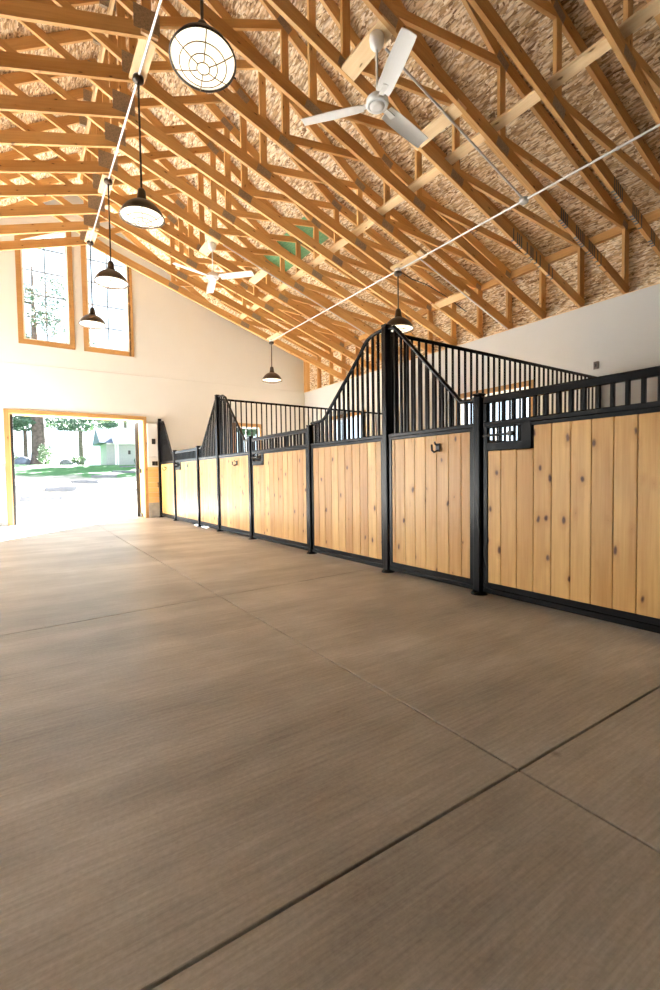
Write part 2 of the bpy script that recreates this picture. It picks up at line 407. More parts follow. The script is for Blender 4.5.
# ------------------------------------------------------------------ trusses
def make_truss(y, label):
    r = thing('roof_truss', label, 'roof truss', (XC, y, 0), 0, 'roof trusses')
    half = XR+.08-XC
    tk = .038
    def zb(x): return 5.34-SL*abs(x)
    for s in (1, -1):
        # bottom chord 2x6, its lower edge on zb
        p0, p1 = (0, zb(0)+.07), (half*s, zb(half)+.07)
        mb = MB(); mb.beam((p0[0], 0, p0[1]), (p1[0], 0, p1[1]), .14, tk); mb.build('bottom_chord', M_chord, r)
        for (xa, za, xb, zb2) in ((0, 7.36, 3.12, 5.32), (3.12, 5.32, half, zroof(XC+half))):
            MB().beam((xa*s, 0, za-.078), (xb*s, 0, zb2-.078), .14, tk).build('top_chord', M_lumber, r)
        for (xa, za, xb, zb2, w) in ((.06, 5.52, 1.56, 6.24, .09), (1.56, 4.86, 1.56, 6.25, .09), (1.60, 4.96, 3.12, 5.21, .09),
                                 (3.12, 4.36, 3.12, 5.24, .09), (3.16, 4.44, 5.70, 4.31, .09), (half-.07, 3.44, half-.07, 4.34, .12)):
            MB().beam((xa*s, 0, za), (xb*s, 0, zb2), w, tk*.96).build('web', M_lumber, r)
        for (x, z, w, h, ang) in ((1.56, 4.89, .20, .10, -SL), (1.56, 6.24, .18, .10, -.654), (3.12, 4.37, .20, .10, -SL), (3.12, 5.23, .18, .10, -.5), (half-.12, 4.31, .13, .09, -.34)):
            mb = MB(); a = math.atan(ang)*s
            d = Vector((math.cos(a), 0, math.sin(a)))*w/2; c = Vector((x*s, 0, z))
            mb.beam(c-d, c+d, h, tk+.003); mb.build('gusset_plate', M_plate, r)
    MB().beam((0, 0, 5.40), (0, 0, 7.24), .09, tk*.96).build('king_post', M_lumber, r)
    MB().box((-.125, -.021, 5.385), (.125, .021, 5.61)).build('gusset_plate', M_plate, r)
    MB().box((-.14, -.022, 7.08), (.14, .022, 7.26)).build('gusset_plate', M_plate, r)
    return r
STAMPED = 10
ORD = ['nearest the far gable wall', 'second from the far gable wall', 'third from the far gable wall', 'fourth from the far gable wall',
       'fifth from the far gable wall', 'sixth from the far gable wall', 'seventh from the far gable wall', 'eighth from the far gable wall',
       'ninth from the far gable wall', 'tenth from the far gable wall', 'eleventh from the far gable wall', 'twelfth, its chord ending by the wall at the right edge',
       'thirteenth from the far gable wall, crossing the top right corner', 'second from the camera, high at the upper right', 'closest to the camera, cut off by the top of the photo']
TY = [9.88-.61*k for k in range(15)]
tr0 = make_truss(TY[0], 'wooden scissor roof truss ' + ORD[0])
def ink(r, k):
    for c in kids(r):
        if c.name.startswith('bottom_chord'):
            c.material_slots[0].link = 'OBJECT'; c.material_slots[0].material = M_chord if k >= 10 else M_lumber
for k, (y, o) in enumerate(zip(TY[1:], ORD[1:])): ink(copy_tree(tr0, (XC, y, 0), 'wooden scissor roof truss ' + o), k+1)
ink(tr0, 0)
# plain rafters of the last bay
RAF = ['right slope, first past the last truss', 'right slope, midway between last truss and gable wall', 'right slope, against the gable wall',
       'left slope, first past the last truss', 'left slope, midway between last truss and gable wall', 'left slope, against the gable wall']
i = 0
for s in (1, -1):
    for y in (10.49, 11.10, 11.72):
        r = thing('roof_rafter', 'bare wooden rafter under the boards, ' + RAF[i], 'rafter', (XC, y, 0), 0, 'rafters of the last bay'); i += 1
        MB().beam((.02*s, 0, 7.27), (3.12*s, 0, 5.245), .13, .038).build('upper_rafter', M_lumber, r)
        MB().beam((3.12*s, 0, 5.245), ((XR+.05-XC)*s, 0, zroof(XR+.05)-.073), .13, .038).build('lower_rafter', M_lumber, r)
# long braces running across the trusses
for x, w, t in ((4.18, .09, .035),):
    z = zbot(x)+.145+t/2
    mb = MB(); ya = TY[-1]-.3
    for k, (a, b2) in enumerate(((ya, 5.2), (5.0, 9.95))):
        mb.beam((x, a, z+k*.0), (x, b2, z+k*.0), .105, t, (SL, 0, 1), bid=k)
        x += .04
    tag(mb.build('lateral_brace', M_pale), 'pale board running across the truss bottom chords above the stalls', 'brace')
mb = MB(); mb.beam((1.09, TY[-1]-.2, 6.55), (1.09, 9.95, 6.55), .12, .03, (1, 0, 0))
tag(mb.build('ridge_brace', M_pale), 'pale board running along the king posts below the ridge', 'brace')

# ------------------------------------------------------------------ windows
def gable_window(n, xl, xr, zb, tl, tr):
    r = sroot('window_%d' % n, ((xl+xr)/2, YE, zb)); ox, oz = r.location.x, zb
    def rel(p): return [(a-ox, b-oz) for a, b in p]
    cw = .098
    out = rake(xl-cw, xr+cw, zb-cw, tl+cw*1.05-(cw*rk if tr > tl else -cw*rk), tr+cw*1.05+(cw*rk if tr > tl else -cw*rk))
    MB().prism(rel(out), 'y', -.022, 0, [rel(rake(xl, xr, zb, tl, tr))]).build('window_casing', M_casing, r)
    f = .035
    dz = f*rk if tr > tl else -f*rk
    MB().prism(rel(rake(xl, xr, zb, tl, tr)), 'y', .03, .10, [rel(rake(xl+f, xr-f, zb+f, tl-f+dz, tr-f-dz))]).build('window_frame', M_vinyl, r)
    MB().prism(rel(rake(xl+f, xr-f, zb+f, tl-f+dz, tr-f-dz)), 'y', .058, .064).build('pane', M_glass, r)
    mb = MB(); xm = (xl+xr)/2
    slope = (tr-tl)/(xr-xl)
    mb.box((xm-ox-.011, .05, f), (xm-ox+.011, .072, tl+slope*(xm-xl)-oz-f))
    for k in range(1, 6):
        z = zb+.495*k
        if z < min(tl, tr): mb.box((xl-ox+f, .05, z-oz-.011), (xr-ox-f, .072, z-oz+.011))
        else:
            xa = xl+(z-tl)/slope
            if min(tl, tr) < z < max(tl, tr)-.05:
                a, b2 = (xa+.02, xr-f) if slope > 0 else (xl+f, xa-.02)
                mb.box((a-ox, .05, z-oz-.009), (b2-ox, .072, z-oz+.009))
    mb.build('muntins', M_muntin, r)
for n, w in enumerate(GW, 1): gable_window(n, *w[1:])
def wall_window(n, axis, pos, w, inward, cols=2):
    """rectangular window in a side or end wall; w = (lo, hi, zlo, zhi)"""
    r = sroot('window_%d' % n, ((pos, (w[0]+w[1])/2, w[2]) if axis == 'x' else ((w[0]+w[1])/2, pos, w[2])))
    h = w[3]-w[2]; hw = (w[1]-w[0])/2; cw = .09; s = inward
    rc = rect(-hw, hw, 0, h)
    MB().prism(rect(-hw-cw, hw+cw, -cw, h+cw), axis, s*.022, 0, [rc]).build('window_casing', M_casing, r)
    f = .035
    MB().prism(rc, axis, -s*.04, -s*.10, [rect(-hw+f, hw-f, f, h-f)]).build('window_frame', M_vinyl, r)
    MB().prism(rect(-hw+f, hw-f, f, h-f), axis, -s*.066, -s*.072).build('pane', M_glass, r)
    mb = MB()
    lo, hi = sorted((-s*.06, -s*.08))
    mb.prism(rect(-.02, .02, f, h-f), axis, lo, hi); mb.build('muntins', M_vinyl, r)
wall_window(3, 'y', YE, swin, -1)
for n, w in enumerate(RW, 4): wall_window(n, 'x', XR, w, -1)
for n, w in enumerate(LW, 6): wall_window(n, 'x', XL, w, 1)  # unseen left window, added for daylight

# ------------------------------------------------------------------ big door opening in the gable wall
d1 = sroot('door_1', ((DX0+DX1)/2, YE, 0)); ox = d1.location.x; W2 = (DX1-DX0)/2
mb = MB()
mb.box((-W2-.085, -.025, 0), (-W2, 0, DZ+.075), 1, along=2); mb.box((W2, -.025, 0), (W2+.06, 0, DZ+.075), 2, along=2)
mb.box((-W2, -.025, DZ), (W2, 0, DZ+.075), 3, along=0)
mb.build('door_casing', M_casing, d1)
mb = MB()
mb.box((-W2, 0, 0), (-W2+.02, .20, DZ), 1, along=2); mb.box((W2-.02, 0, 0), (W2, .55, DZ), 2, along=2); mb.box((-W2+.02, 0, DZ-.02), (W2-.02, .26, DZ), 3, along=0)
mb.build('door_jamb', M_tng, d1)
MB().box((W2-.10, .50, 0), (W2-.02, .58, DZ-.02)).build('door_edge', M_rubber, d1)
MB().box((-W2+.02, .06, 0), (-W2+.07, .16, DZ-.02)).build('door_edge', M_rubber, d1)
for z in (1.14, .045): MB().box((W2-.05, .28, z-.05), (W2-.02, .50, z+.05)).build('latch_plate', M_darkhw, d1)
MB().box((-W2+.065, .05, .84), (-W2+.10, .09, .93)).build('latch_plate', M_galv, d1)

d2 = sroot('added_door', ((D2[0]+D2[1])/2, YE, 0)); W3 = (D2[1]-D2[0])/2  # casing of the unseen opening that was added to let sun in
mb = MB()
for s_ in (-1, 1): mb.box((s_*W3, -.025, 0), (s_*(W3+.085), 0, D2[2]+.075), 2+s_, along=2)
mb.box((-W3, -.025, D2[2]), (W3, 0, D2[2]+.075), 3)
mb.build('door_casing', M_casing, d2)
# wainscot either side of the door
mb = MB()
for k in range(3): mb.box((D2[1]+.09, YE-.05, k*.42), (DX0-.09, YE, k*.42+.415), k)
struct(mb.build('trim_1', M_cmu))
XA, XBB = DX1+.06, 2.825
struct(MB().box((XA, YE-.05, 0), (XBB, YE, .36)).build('trim_2', M_cmu))
mb = MB()
for k in range(7):
    z = .362+k*.124
    mb.box((XA, YE-.028, z), (XBB, YE, z+.119), k, .004, along=0)
struct(mb.build('trim_3', M_tng))
p = thing('electrical_cabinet', 'tall white electrical cabinet on the end wall right of the door', 'cabinet', ((XA+XBB)/2, YE, 1.48), 0, 'white cabinets')
MB().box((-.122, -.06, 0), (.122, 0, .79), ch=.006).build('cabinet_body', M_panelw, p)
MB().box((-.114, -.066, .012), (.114, -.06, .778), ch=.002).build('cabinet_door', M_panelw, p)
MB().box((-.025, -.08, .30), (.06, -.066, .43), ch=.004).build('latch', M_darkhw, p)
p = thing('outlet_cabinet', 'short white cabinet mounted just below the tall electrical cabinet', 'cabinet', ((XA+XBB)/2, YE, 1.235), 0, 'white cabinets')
MB().box((-.122, -.06, 0), (.122, 0, .235), ch=.006).build('cabinet_body', M_panelw, p)
MB().box((-.03, -.075, .03), (.035, -.06, .13), ch=.004).build('latch', M_darkhw, p)
MB().box((.04, -.075, .03), (.10, -.06, .13), ch=.004).build('latch', M_darkhw, p)
p = thing('wall_switch', 'small dark switch plate on the white right wall', 'switch', (XR, 3.54, 2.50))
MB().box((-.012, -.035, -.055), (0, .035, .055), ch=.003).build('cover_plate', M_bin, p)
MB().box((-.022, -.012, -.025), (-.012, .012, .025), ch=.002).build('toggle', M_darkhw, p)

# ------------------------------------------------------------------ stall fronts
KS = -.0142; XS = 3.0405
RZ = math.atan2(1, KS)
def at(y): return (XS+KS*y, y, 0)
PW = .076
POSTS = [(2.405, 'short', 'short black stall post nearest the camera, between lattice and hook panel'), (3.488, 'tall', 'tall black stall post where the nearer grille partition meets the front'),
         (4.90, 'short', 'short black stall post right of the middle stall door'), (6.607, 'short', 'short black stall post left of the middle stall door'),
         (7.95, 'tall', 'tall black stall post where the farther grille partition meets the front'), (9.016, 'short', 'short black stall post right of the farthest stall door'),
         (10.60, 'short', 'short black stall post left of the farthest stall door'), (YE-.06, 'tall', 'tall black end post against the gable wall'),
         (.70, 'short', 'short black stall post beyond the right edge of the photo')]
def make_post(y, kind, label):
    r = thing('stall_post', label, 'post', at(y), RZ, 'black stall posts')
    h = 2.385 if kind == 'tall' else 1.56
    MB().box((-PW/2, -PW/2, .012), (PW/2, PW/2, h), ch=.014).build('post_tube', M_black, r)
    MB().box((-PW/2, -PW/2, h-.001), (PW/2, PW/2, h+.016), ch=.007).build('post_cap', M_black, r)
    MB().lathe([(0, 0), (.066, 0), (.066, .008), (.058, .014), (.054, .022), (0, .022)], 24).build('base_flange', M_black, r)
for a in POSTS: make_post(*a)

ZM0, ZM1 = 1.285, 1.348       # mid rail
def boards(mb, x0, x1, z0, z1, off, t0, t1, cut=None, w=.132):
    x = x0; k = off
    first = random.uniform(.55, 1.0)
    while x < x1-.004:
        b2 = min(x+w*first, x1); first = 1
        if x1-b2 < .02: b2 = x1
        zt = z1
        if cut and x >= cut[0]-.02: zt = cut[1]
        elif cut and b2 > cut[0]: b2 = cut[0]
        mb.frame_box(Vector(((x+b2)/2, (t0+t1)/2, (z0+zt)/2)), Vector((0, 0, 1)), Vector((1, 0, 0)), Vector((0, 1, 0)), (zt-z0, b2-x-.0015, t1-t0), k, .006)
        x = b2; k += 1
def polyz(poly, x):
    for (a, b2) in zip(poly[:-1], poly[1:]):
        if a[0] <= x <= b2[0]: return a[1]+(b2[1]-a[1])*(x-a[0])/max(1e-6, b2[0]-a[0])
    return poly[-1][1]
def hook(r, x, z):
    mb = MB(); mb.box((x-.022, .02, z-.03), (x+.022, .03, z+.04), ch=.003)
    mb.tube([(x, .03, z-.02), (x, .07, z-.035), (x, .095, z-.02), (x, .10, z+.03)], .009, 8)
    mb.tube([(x, .03, z+.025), (x, .055, z+.03), (x, .062, z+.055)], .007, 8)
    mb.build('blanket_hook', M_darkhw, r)
def frame(r, W, cut=None):
    mb = MB()
    mb.box((0, -.022, .025), (W, .022, .066), ch=.006); mb.box((0, -.018, .064), (W, .018, .110), ch=.006)
    mb.box((0, -.018, .10), (.042, .018, ZM1), ch=.006); mb.box((W-.042, -.018, .10), (W, .018, ZM1), ch=.006)
    mb.box((0, -.022, ZM0+.028), (W, .022, ZM1), ch=.006)
    if not cut: mb.box((.03, -.018, ZM0), (W-.03, .018, ZM0+.03), ch=.005)
    else:
        xc, zc = cut
        mb.box((.03, -.018, ZM0), (xc+.02, .018, ZM0+.03), ch=.005)
        mb.box((xc-.002, -.02, zc), (xc+.08, .02, ZM0+.04), ch=.005)
        mb.box((xc-.002, -.02, zc), (W-.03, .02, zc+.065), ch=.005)
        mb.box((xc+.05, -.02, 1.296), (W-.03, .02, 1.335), ch=.005)
    mb.build('frame', M_black, r)
BC = [0]
def stall_panel(ya, yb, prof, label, hk=None):
    """fixed front panel between the posts at ya and yb with a shaped top rail"""
    W = yb-ya-PW
    r = thing('stall_screen', label, 'stall front', at(ya+PW/2), RZ, 'fixed stall fronts')
    frame(r, W)
    mb = MB(); BC[0] += 20; boards(mb, .04, W-.04, .105, ZM0+.005, BC[0], -.012, .012); mb.build('board_panel', M_pine, r)
    MB().tube([(x, 0, z) for x, z in prof(W)], .019, 10).build('top_rail', M_black, r)
    pl = prof(W); n = max(3, round(W/.083))
    for k in range(1, n):
        x = W*k/n; MB().box((x-.011, -.011, ZM1-.005), (x+.011, .011, polyz(pl, x)), ch=.003).build('bar', M_black, r)
    if hk: hook(r, hk, 1.175)
    return r
def sm(pts, it=2):        # corner cutting for the swan-neck rails
    for _ in range(it):
        o = [pts[0]]
        for a, b2 in zip(pts[:-1], pts[1:]):
            o += [(a[0]*.75+b2[0]*.25, a[1]*.75+b2[1]*.25), (a[0]*.25+b2[0]*.75, a[1]*.25+b2[1]*.75)]
        pts = o+[pts[-1]]
    return pts
def prof_up(lo, hi, shoulder=.22, straight=False):
    """rail low at x = 0, high at x = W"""
    def f(W):
        if straight: return [(0, lo), (.10, lo), (W-.10, hi-.03), (W, hi)]
        return sm([(0, lo-.005), (.10, lo), (.20, lo+.01), (.30, lo+.12), (W-shoulder-.12, hi-.16), (W-shoulder, hi-.03), (W-.08, hi), (W, hi)])
    return f
def rev(f): return lambda W: [(W-x, z) for x, z in reversed(f(W))]
def prof3(W): return [(0, 1.525), (.14, 1.535), (W-.14, 2.29), (W-.08, 2.345), (W, 2.355)]
def prof2(W): return sm([(0, 2.365), (.20, 2.35), (.30, 2.29), (.38, 2.19), (W-.36, 1.69), (W-.27, 1.605), (W-.10, 1.59), (W, 1.59)])
def prof5(W): return [(0, 1.515), (.16, 1.52), (.56*W, 2.06), (W-.34, 2.30), (W-.22, 2.35), (W, 2.36)]
def prof6(W): return [(0, 2.34), (.05, 2.31), (W-.22, 1.56), (W-.12, 1.53), (W, 1.52)]
def prof8(W): return [(0, 1.515), (.18, 1.52), (W-.36, 2.22), (W-.28, 2.30), (W, 2.33)]
stall_panel(2.405, 3.488, prof3, 'pine stall panel with black hook and straight sloping rail, right of tall post', .37)
stall_panel(3.488, 4.90, prof2, 'pine stall panel with curved swan-neck bar top, left of nearer tall post')
stall_panel(6.607, 7.95, prof5, 'washed-out pine stall panel with hook, left of the middle stall door', .46)
stall_panel(7.95, 9.016, prof6, 'narrow pine stall panel sloping down left of the farther tall post')
stall_panel(10.60, YE-.06, prof8, 'pine stall panel with hook against the gable end wall', .62)
def stall_door(ya, yb, label):
    W = yb-ya-PW-.02
    r = thing('stall_door', label, 'stall door', at(ya+PW/2+.01), RZ, 'lattice top stall doors')
    cut = (W-.404, 1.125)
    frame(r, W, cut)
    mb = MB(); BC[0] += 20; boards(mb, .04, W-.04, .105, ZM0+.005, BC[0], -.012, .012, cut); mb.build('board_panel', M_pine, r)
    mb = MB(); mb.box((0, -.02, 1.488), (W, .02, 1.543), ch=.006); mb.box((0, -.02, ZM1-.005), (.04, .02, 1.49), ch=.005); mb.box((W-.04, -.02, ZM1-.005), (W, .02, 1.49), ch=.005)
    mb.build('top_rail', M_black, r)
    n = round(W/.085)
    for k in range(1, n):
        x = W*k/n; MB().box((x-.012, -.012, ZM1-.01), (x+.012, .012, 1.49), ch=.003).build('bar', M_black, r)
    lx0, lx1 = W-.325, W-.04
    for k in range(1, 8):
        x = lx0+(lx1-lx0)*k/8; MB().box((x-.005, -.01, 1.188), (x+.005, 0, 1.298)).build('latch_bar', M_black, r)
    mb = MB(); mb.tube([(lx0+.05, .012, 1.243), (W+.015, .012, 1.243)], .009, 10); mb.tube([(lx0+.07, .01, 1.243), (lx0+.07, .055, 1.243)], [.018, .02], 12)
    mb.build('latch_bolt', M_darkhw, r)
    return r
stall_door(.70, 2.405, 'big pine stall door at the right edge of the photo')
stall_door(4.90, 6.607, 'middle pine stall door with notched latch corner and barred top')
dfar = stall_door(9.016, 10.60, 'farthest pine stall door with a small dark plaque')
MB().box((.55, .02, 1.17), (.63, .028, 1.24), ch=.003).build('plaque', plain('green_plaque', (.03, .08, .05), .4), dfar)

def partition(y, label):
    x0 = at(y)[0]+PW/2; W = XR-x0
    r = thing('stall_partition', label, 'stall partition', (x0, y, 0), 0, 'grille stall partitions')
    mb = MB(); mb.box((0, -.02, .03), (W, .02, .10), ch=.006); mb.box((0, -.02, 1.27), (W, .02, 1.34), ch=.006)
    for x in (0, W-.045): mb.box((x, -.02, .09), (x+.045, .02, 2.30), ch=.006)
    mb.build('frame', M_black, r)
    mb = MB(); BC[0] += 40; boards(mb, .04, W-.04, .10, 1.275, BC[0], -.012, .012); mb.build('board_panel', M_pine, r)
    MB().tube([(0, 0, 2.325), (.15, 0, 2.325), (W, 0, 2.30)], .02, 10).build('top_rail', M_black, r)
    n = round(W/.10); me = None
    for k in range(1, n):
        x = W*k/n
        if me is None: me = MB().box((-.0105, -.0105, 1.33), (.0105, .0105, 2.305), ch=.003).build('bar', M_black, r); me.location = (x, 0, 0)
        else:
            b2 = me.copy(); COL.objects.link(b2); b2.parent = r; b2.location = (x, 0, 0)
partition(3.488, 'black barred partition running to the right wall from the nearer tall post')
partition(7.95, 'black barred partition running to the right wall from the farther tall post')

# ------------------------------------------------------------------ pendants, conduits, fans
def make_pendant(loc, drop, label, tilt=0):
    """loc is the top on the underside of the chord; rim hangs `drop` below"""
    r = thing('pendant_lamp', label, 'pendant lamp', loc, 0, 'barn pendant lamps')
    MB().lathe([(0, 0), (.058, 0), (.06, -.03), (.05, -.045), (.02, -.055), (0, -.055)], 24).build('canopy', M_bronze, r)
    MB().tube([(0, 0, -.04), (0, 0, -drop+.24)], .0115, 10).build('stem', M_bronze, r)
    z = -drop
    MB().lathe([(.0, .30), (.03, .295), (.042, .27), (.05, .20), (.058, .17), (.05, .155)], 24, (0, 0, z)).build('fitter', M_bronze, r)
    prof = [(.03, .165), (.07, .158), (.12, .135), (.165, .10), (.20, .058), (.222, .018), (.228, .0)]
    MB().lathe(prof+[(.236, -.004), (.236, -.014), (.226, -.014)], 48, (0, 0, z)).build('lamp_shade', M_bronze, r)
    MB().lathe([(a*.97, b2-.008) for a, b2 in prof], 48, (0, 0, z)).build('reflector', M_reflect, r)
    MB().lathe([(0, -.028), (.08, -.026), (.15, -.02), (.20, -.008), (.224, .0), (.20, .006), (0, .008)], 48, (0, 0, z)).build('lens', M_lens, r)
    mb = MB()
    def cz(rr): return z-.020-.055*(1-(rr/.232)**2)
    for rr in (.045, .10, .165):
        mb.tube([(rr*math.cos(a*math.pi/16), rr*math.sin(a*math.pi/16), cz(rr)) for a in range(33)], .0039, 6, caps=False)
    for k in range(6):
        a = k*math.pi/3+.3
        mb.tube([(q*math.cos(a), q*math.sin(a), cz(q)) for q in (.045, .08, .12, .16, .20, .232)], .0039, 6)
    mb.build('wire_guard', M_wire, r)
    MB().tube([(.236, 0, z-.010), (.252, 0, z-.012)], .006, 8).build('guard_screw', M_bronze, r)
    if tilt:       # the head swings on its swivel
        q = Quaternion(Vector((-.942, .337, 0)), math.radians(tilt)); c = Vector((0, 0, z+.29))
        for k in kids(r):
            if not k.name.startswith(('canopy', 'stem')):
                k.rotation_mode = 'QUATERNION'; k.rotation_quaternion = q; k.location = c - q @ c
    return r
XRD = 1.22
make_pendant((XRD, 3.44, 5.32), 1.35, 'largest caged barn pendant, closest to the camera at the top', 8.5)
make_pendant((XRD, 5.51, 5.32), 1.48, 'second caged barn pendant hanging under the ridge, left of centre')
make_pendant((XRD, 7.60, 5.32), 1.46, 'barn pendant hanging in front of the right gable window')
make_pendant((XRD, 9.72, 5.32), 1.49, 'smallest ridge pendant, hanging lowest between the gable windows')
XP2 = 4.92
make_pendant((XP2, 5.45, 4.05), .85, 'barn pendant hanging just behind the top of the nearer tall post')
make_pendant((XP2, 9.77, 4.05), .86, 'lone barn pendant hanging over the far stalls by the end wall')
# mounting blocks between two trusses at the lamps
def block(x, ya, yb, label, w=.14, z=None):
    zc = (zbot(x) if z is None else z)+.018
    m = MB(); m.beam((x, ya, zc), (x, yb, zc), w, .035, ((SL if x > XC+.3 else 0), 0, 1))
    return tag(m.build('mounting_block', M_pale), label, 'mounting board', 'pale mounting boards')
for y, l in ((3.41, 'above the closest pendant'), (5.51, 'above the second ridge pendant'), (7.60, 'above the third ridge pendant'), (9.72, 'above the last ridge pendant')):
    ya, yb = {3.41: (3.12, 3.80), 5.51: (4.95, 5.60), 7.60: (7.52, 8.09), 9.72: (9.22, 9.80)}[y]
    block(XRD, ya, yb, 'pale wood mounting board under the ridge ' + l, .16, 5.335)
for y, l in ((5.45, 'above the pendant behind the nearer tall post'), (9.77, 'above the lone far pendant')):
    block(XP2, y-.56, y+.10, 'pale wood mounting board on truss chords ' + l)
block(2.77, 3.15, 3.80, 'pale wood board holding the nearer ceiling fan', .16)
block(2.77, 7.42, 8.07, 'pale wood board holding the far ceiling fan', .16)
block(3.69, 3.15, 3.82, 'short pale board between two chords beside the nearer fan blade', .13)
block(3.67, 7.42, 8.07, 'short pale board between two chords right of the far fan', .13)
block(5.92, 4.95, 5.66, 'short pale board between two chords near the right wall', .13)

def conduit(pts, label, r=.0115, boxes=(), straps=()):
    o = thing('conduit', label, 'conduit', pts[0], 0, 'ceiling conduits'); p0 = Vector(pts[0])
    MB().tube([Vector(p)-p0 for p in pts], r, 10).build('pipe', M_galv, o)
    for b2 in boxes:
        c = Vector(b2)-p0; MB().lathe([(0, -.022), (.05, -.022), (.052, .02), (0, .022)], 20, c).build('junction_box', M_galv, o)
    for s2 in straps:
        c = Vector(s2)-p0; MB().lathe([(.013, -.012), (.018, -.012), (.018, .012), (.013, .012)], 12, c).build('coupling', M_galv, o)
    return o
zc1 = 5.318
conduit([(XRD, .4, zc1), (XRD, 9.72, zc1)], 'metal conduit running along the ridge above the pendants', .0125,
        [(XRD, y, zc1-.002) for y in (3.41, 5.51, 7.60, 9.72)], [(XRD, 6.33, zc1-.004)])
zc2 = zbot(XP2)-.022
conduit([(XP2, .6, zc2), (XP2, 9.77, zc2)], 'long metal conduit crossing under the chords above the stalls', .0125,
        [(XP2, y, zc2) for y in (3.31, 5.45, 9.77)], [(XP2, 2.3, zc2)])
conduit([(2.86, 3.31, zbot(2.86)-.0118), (XP2-.05, 3.31, zbot(XP2-.05)-.0118)], 'metal conduit following a chord down from the nearer fan', .0115)
conduit([(2.90, 7.44, zbot(2.9)-.0105), (XP2+.9, 7.44, zbot(XP2+.9)-.0105)], 'metal conduit following a chord down from the far fan', .0105)
conduit([(XP2+.03, 5.0, zbot(XP2+.03)-.0105), (6.98, 5.0, zbot(6.98)-.0105)], 'metal conduit running down a chord to the right wall', .0105)
m = MB(); zz = zbot(XP2)
m.tube([(XP2+.04, 5.45, zz-.03), (XP2+.25, 5.40, zz-.12), (XP2+.5, 5.35, zz-.16), (XP2+.9, 5.31, zbot(XP2+.9)+.02), (6.3, 5.3, zbot(6.3)+.02)], .007, 8)
tag(m.build('flexible_cable', M_darkhw), 'thin loose cable sagging from lamp box towards the right wall', 'cable')

def make_fan(x, y, zh, a0, label, zt):
    r = thing('ceiling_fan', label, 'ceiling fan', (x, y, zt), 0, 'white ceiling fans'); z = zh-zt
    MB().lathe([(0, 0), (.062, 0), (.066, -.03), (.06, -.08), (.035, -.115), (.018, -.125), (0, -.125)], 28).build('canopy', M_fan, r)
    MB().tube([(0, 0, -.1), (0, 0, z+.08)], .011, 10).build('downrod', M_fan, r)
    MB().lathe([(0, .10), (.02, .098), (.03, .07), (.075, .055), (.098, .03), (.102, -.005), (.096, -.02), (.074, -.027), (.072, -.022), (.066, -.022), (.062, -.034), (.03, -.038), (0, -.038)], 36, (0, 0, z)).build('motor_housing', M_fan, r)
    for k in range(3):
        a = math.radians(a0+120*k); ca, sa = math.cos(a), math.sin(a)
        prof = [(.13, .058), (.20, .066), (.42, .070), (.66, .064), (.70, .060)]
        vs = []; nn = 6
        for t in (.004, -.004):
            for d, hw in prof:
                for j in range(nn+1):
                    q = -1+2*j/nn; px, py = d, q*hw; pz = -.016*q+t-.010*q*q
                    vs.append((px*ca-py*sa, px*sa+py*ca, z+pz))
        fs = []; R = len(prof); M2 = nn+1; o = R*M2
        for i2 in range(R-1):
            for j in range(nn):
                q = i2*M2+j; fs += [(q, q+1, q+1+M2, q+M2), (q+o, q+M2+o, q+1+M2+o, q+1+o)]
        for i2 in range(R-1):
            for j in (0, nn):
                q = i2*M2+j; fs.append((q, q+M2, q+M2+o, q+o))
        for i2 in (0, R-1):
            for j in range(nn): q = i2*M2+j; fs.append((q, q+1, q+1+o, q+o))
        m = MB(); m.raw(vs, fs, None, 0, False); bl = m.build('fan_blade', M_fan, r)
        m = MB(); m.beam((.08*ca, .08*sa, z), (.22*ca, .22*sa, z-.008), .05, .01, (0, 0, 1)); m.build('blade_bracket', M_fan, bl)
    return r
make_fan(2.75, 3.30, 4.243, 10.4, 'white three-blade ceiling fan high at the top right of centre', zbot(2.75)-.0)
make_fan(2.77, 7.59, 4.27, -45.0, 'small far white ceiling fan near the gable end wall', zbot(2.77)-.0)

# ------------------------------------------------------------------ outside
def gz(y):
    P = [(12, 0), (17.5, .05), (19, .28), (22, .53), (25, .80), (28, 1.07), (31.5, 1.36), (35, 1.76), (38, 2.04), (60, 2.25), (90, 2.6)]
    if y <= 12: return 0
    for (a, za), (b2, zb2) in zip(P[:-1], P[1:]):
        if y <= b2: return za+(zb2-za)*(y-a)/(b2-a)
    return P[-1][1]
mb = MB(); xs = [-40+2*k for k in range(46)]; ys = [-40, -20, -10, 0, 6, YE+.30, 14, 16, 17.5, 18.2, 19] + [20+k for k in range(0, 21)] + [44, 50, 60, 75, 90]
vs = []
for y in ys:
    for x in xs: vs.append((x, y, gz(y)-.03 + (random.uniform(-.04, .04) if y > 18 else 0)))
nx = len(xs)
mb.raw(vs, [(j*nx+i, j*nx+i+1, (j+1)*nx+i+1, (j+1)*nx+i) for j in range(len(ys)-1) for i in range(nx-1)], None, 0, True)
struct(mb.build('ground', M_ground))
mb = MB(); mb.box((-9, YE+.30, -.1), (9, 18.2, .0)); mb.box((-16, -6, -.1), (XL-.02, 18.2, .0)); struct(mb.build('apron', M_gravel))
STEPS = [(.02, 1.15, 19, .28, 'lowest and widest'), (.88, 1.88, 22, .53, 'second lowest'), (2.06, 3.09, 25, .80, 'third lowest'), (3.27, 4.41, 28, 1.07, 'third highest'),
         (4.85, 6.05, 31.5, 1.355, 'second highest'), (5.85, 7.2, 35, 1.745, 'highest')]
for a, b2, y, z, l in STEPS:
    tag(MB().box((a-.05, y, z-.10), (b2+.05, y+.42, z+.115), ch=.012).build('garden_step', M_slab), 'grey slab step on the slope outside, %s of the flight' % l, 'garden step', 'grey garden steps')
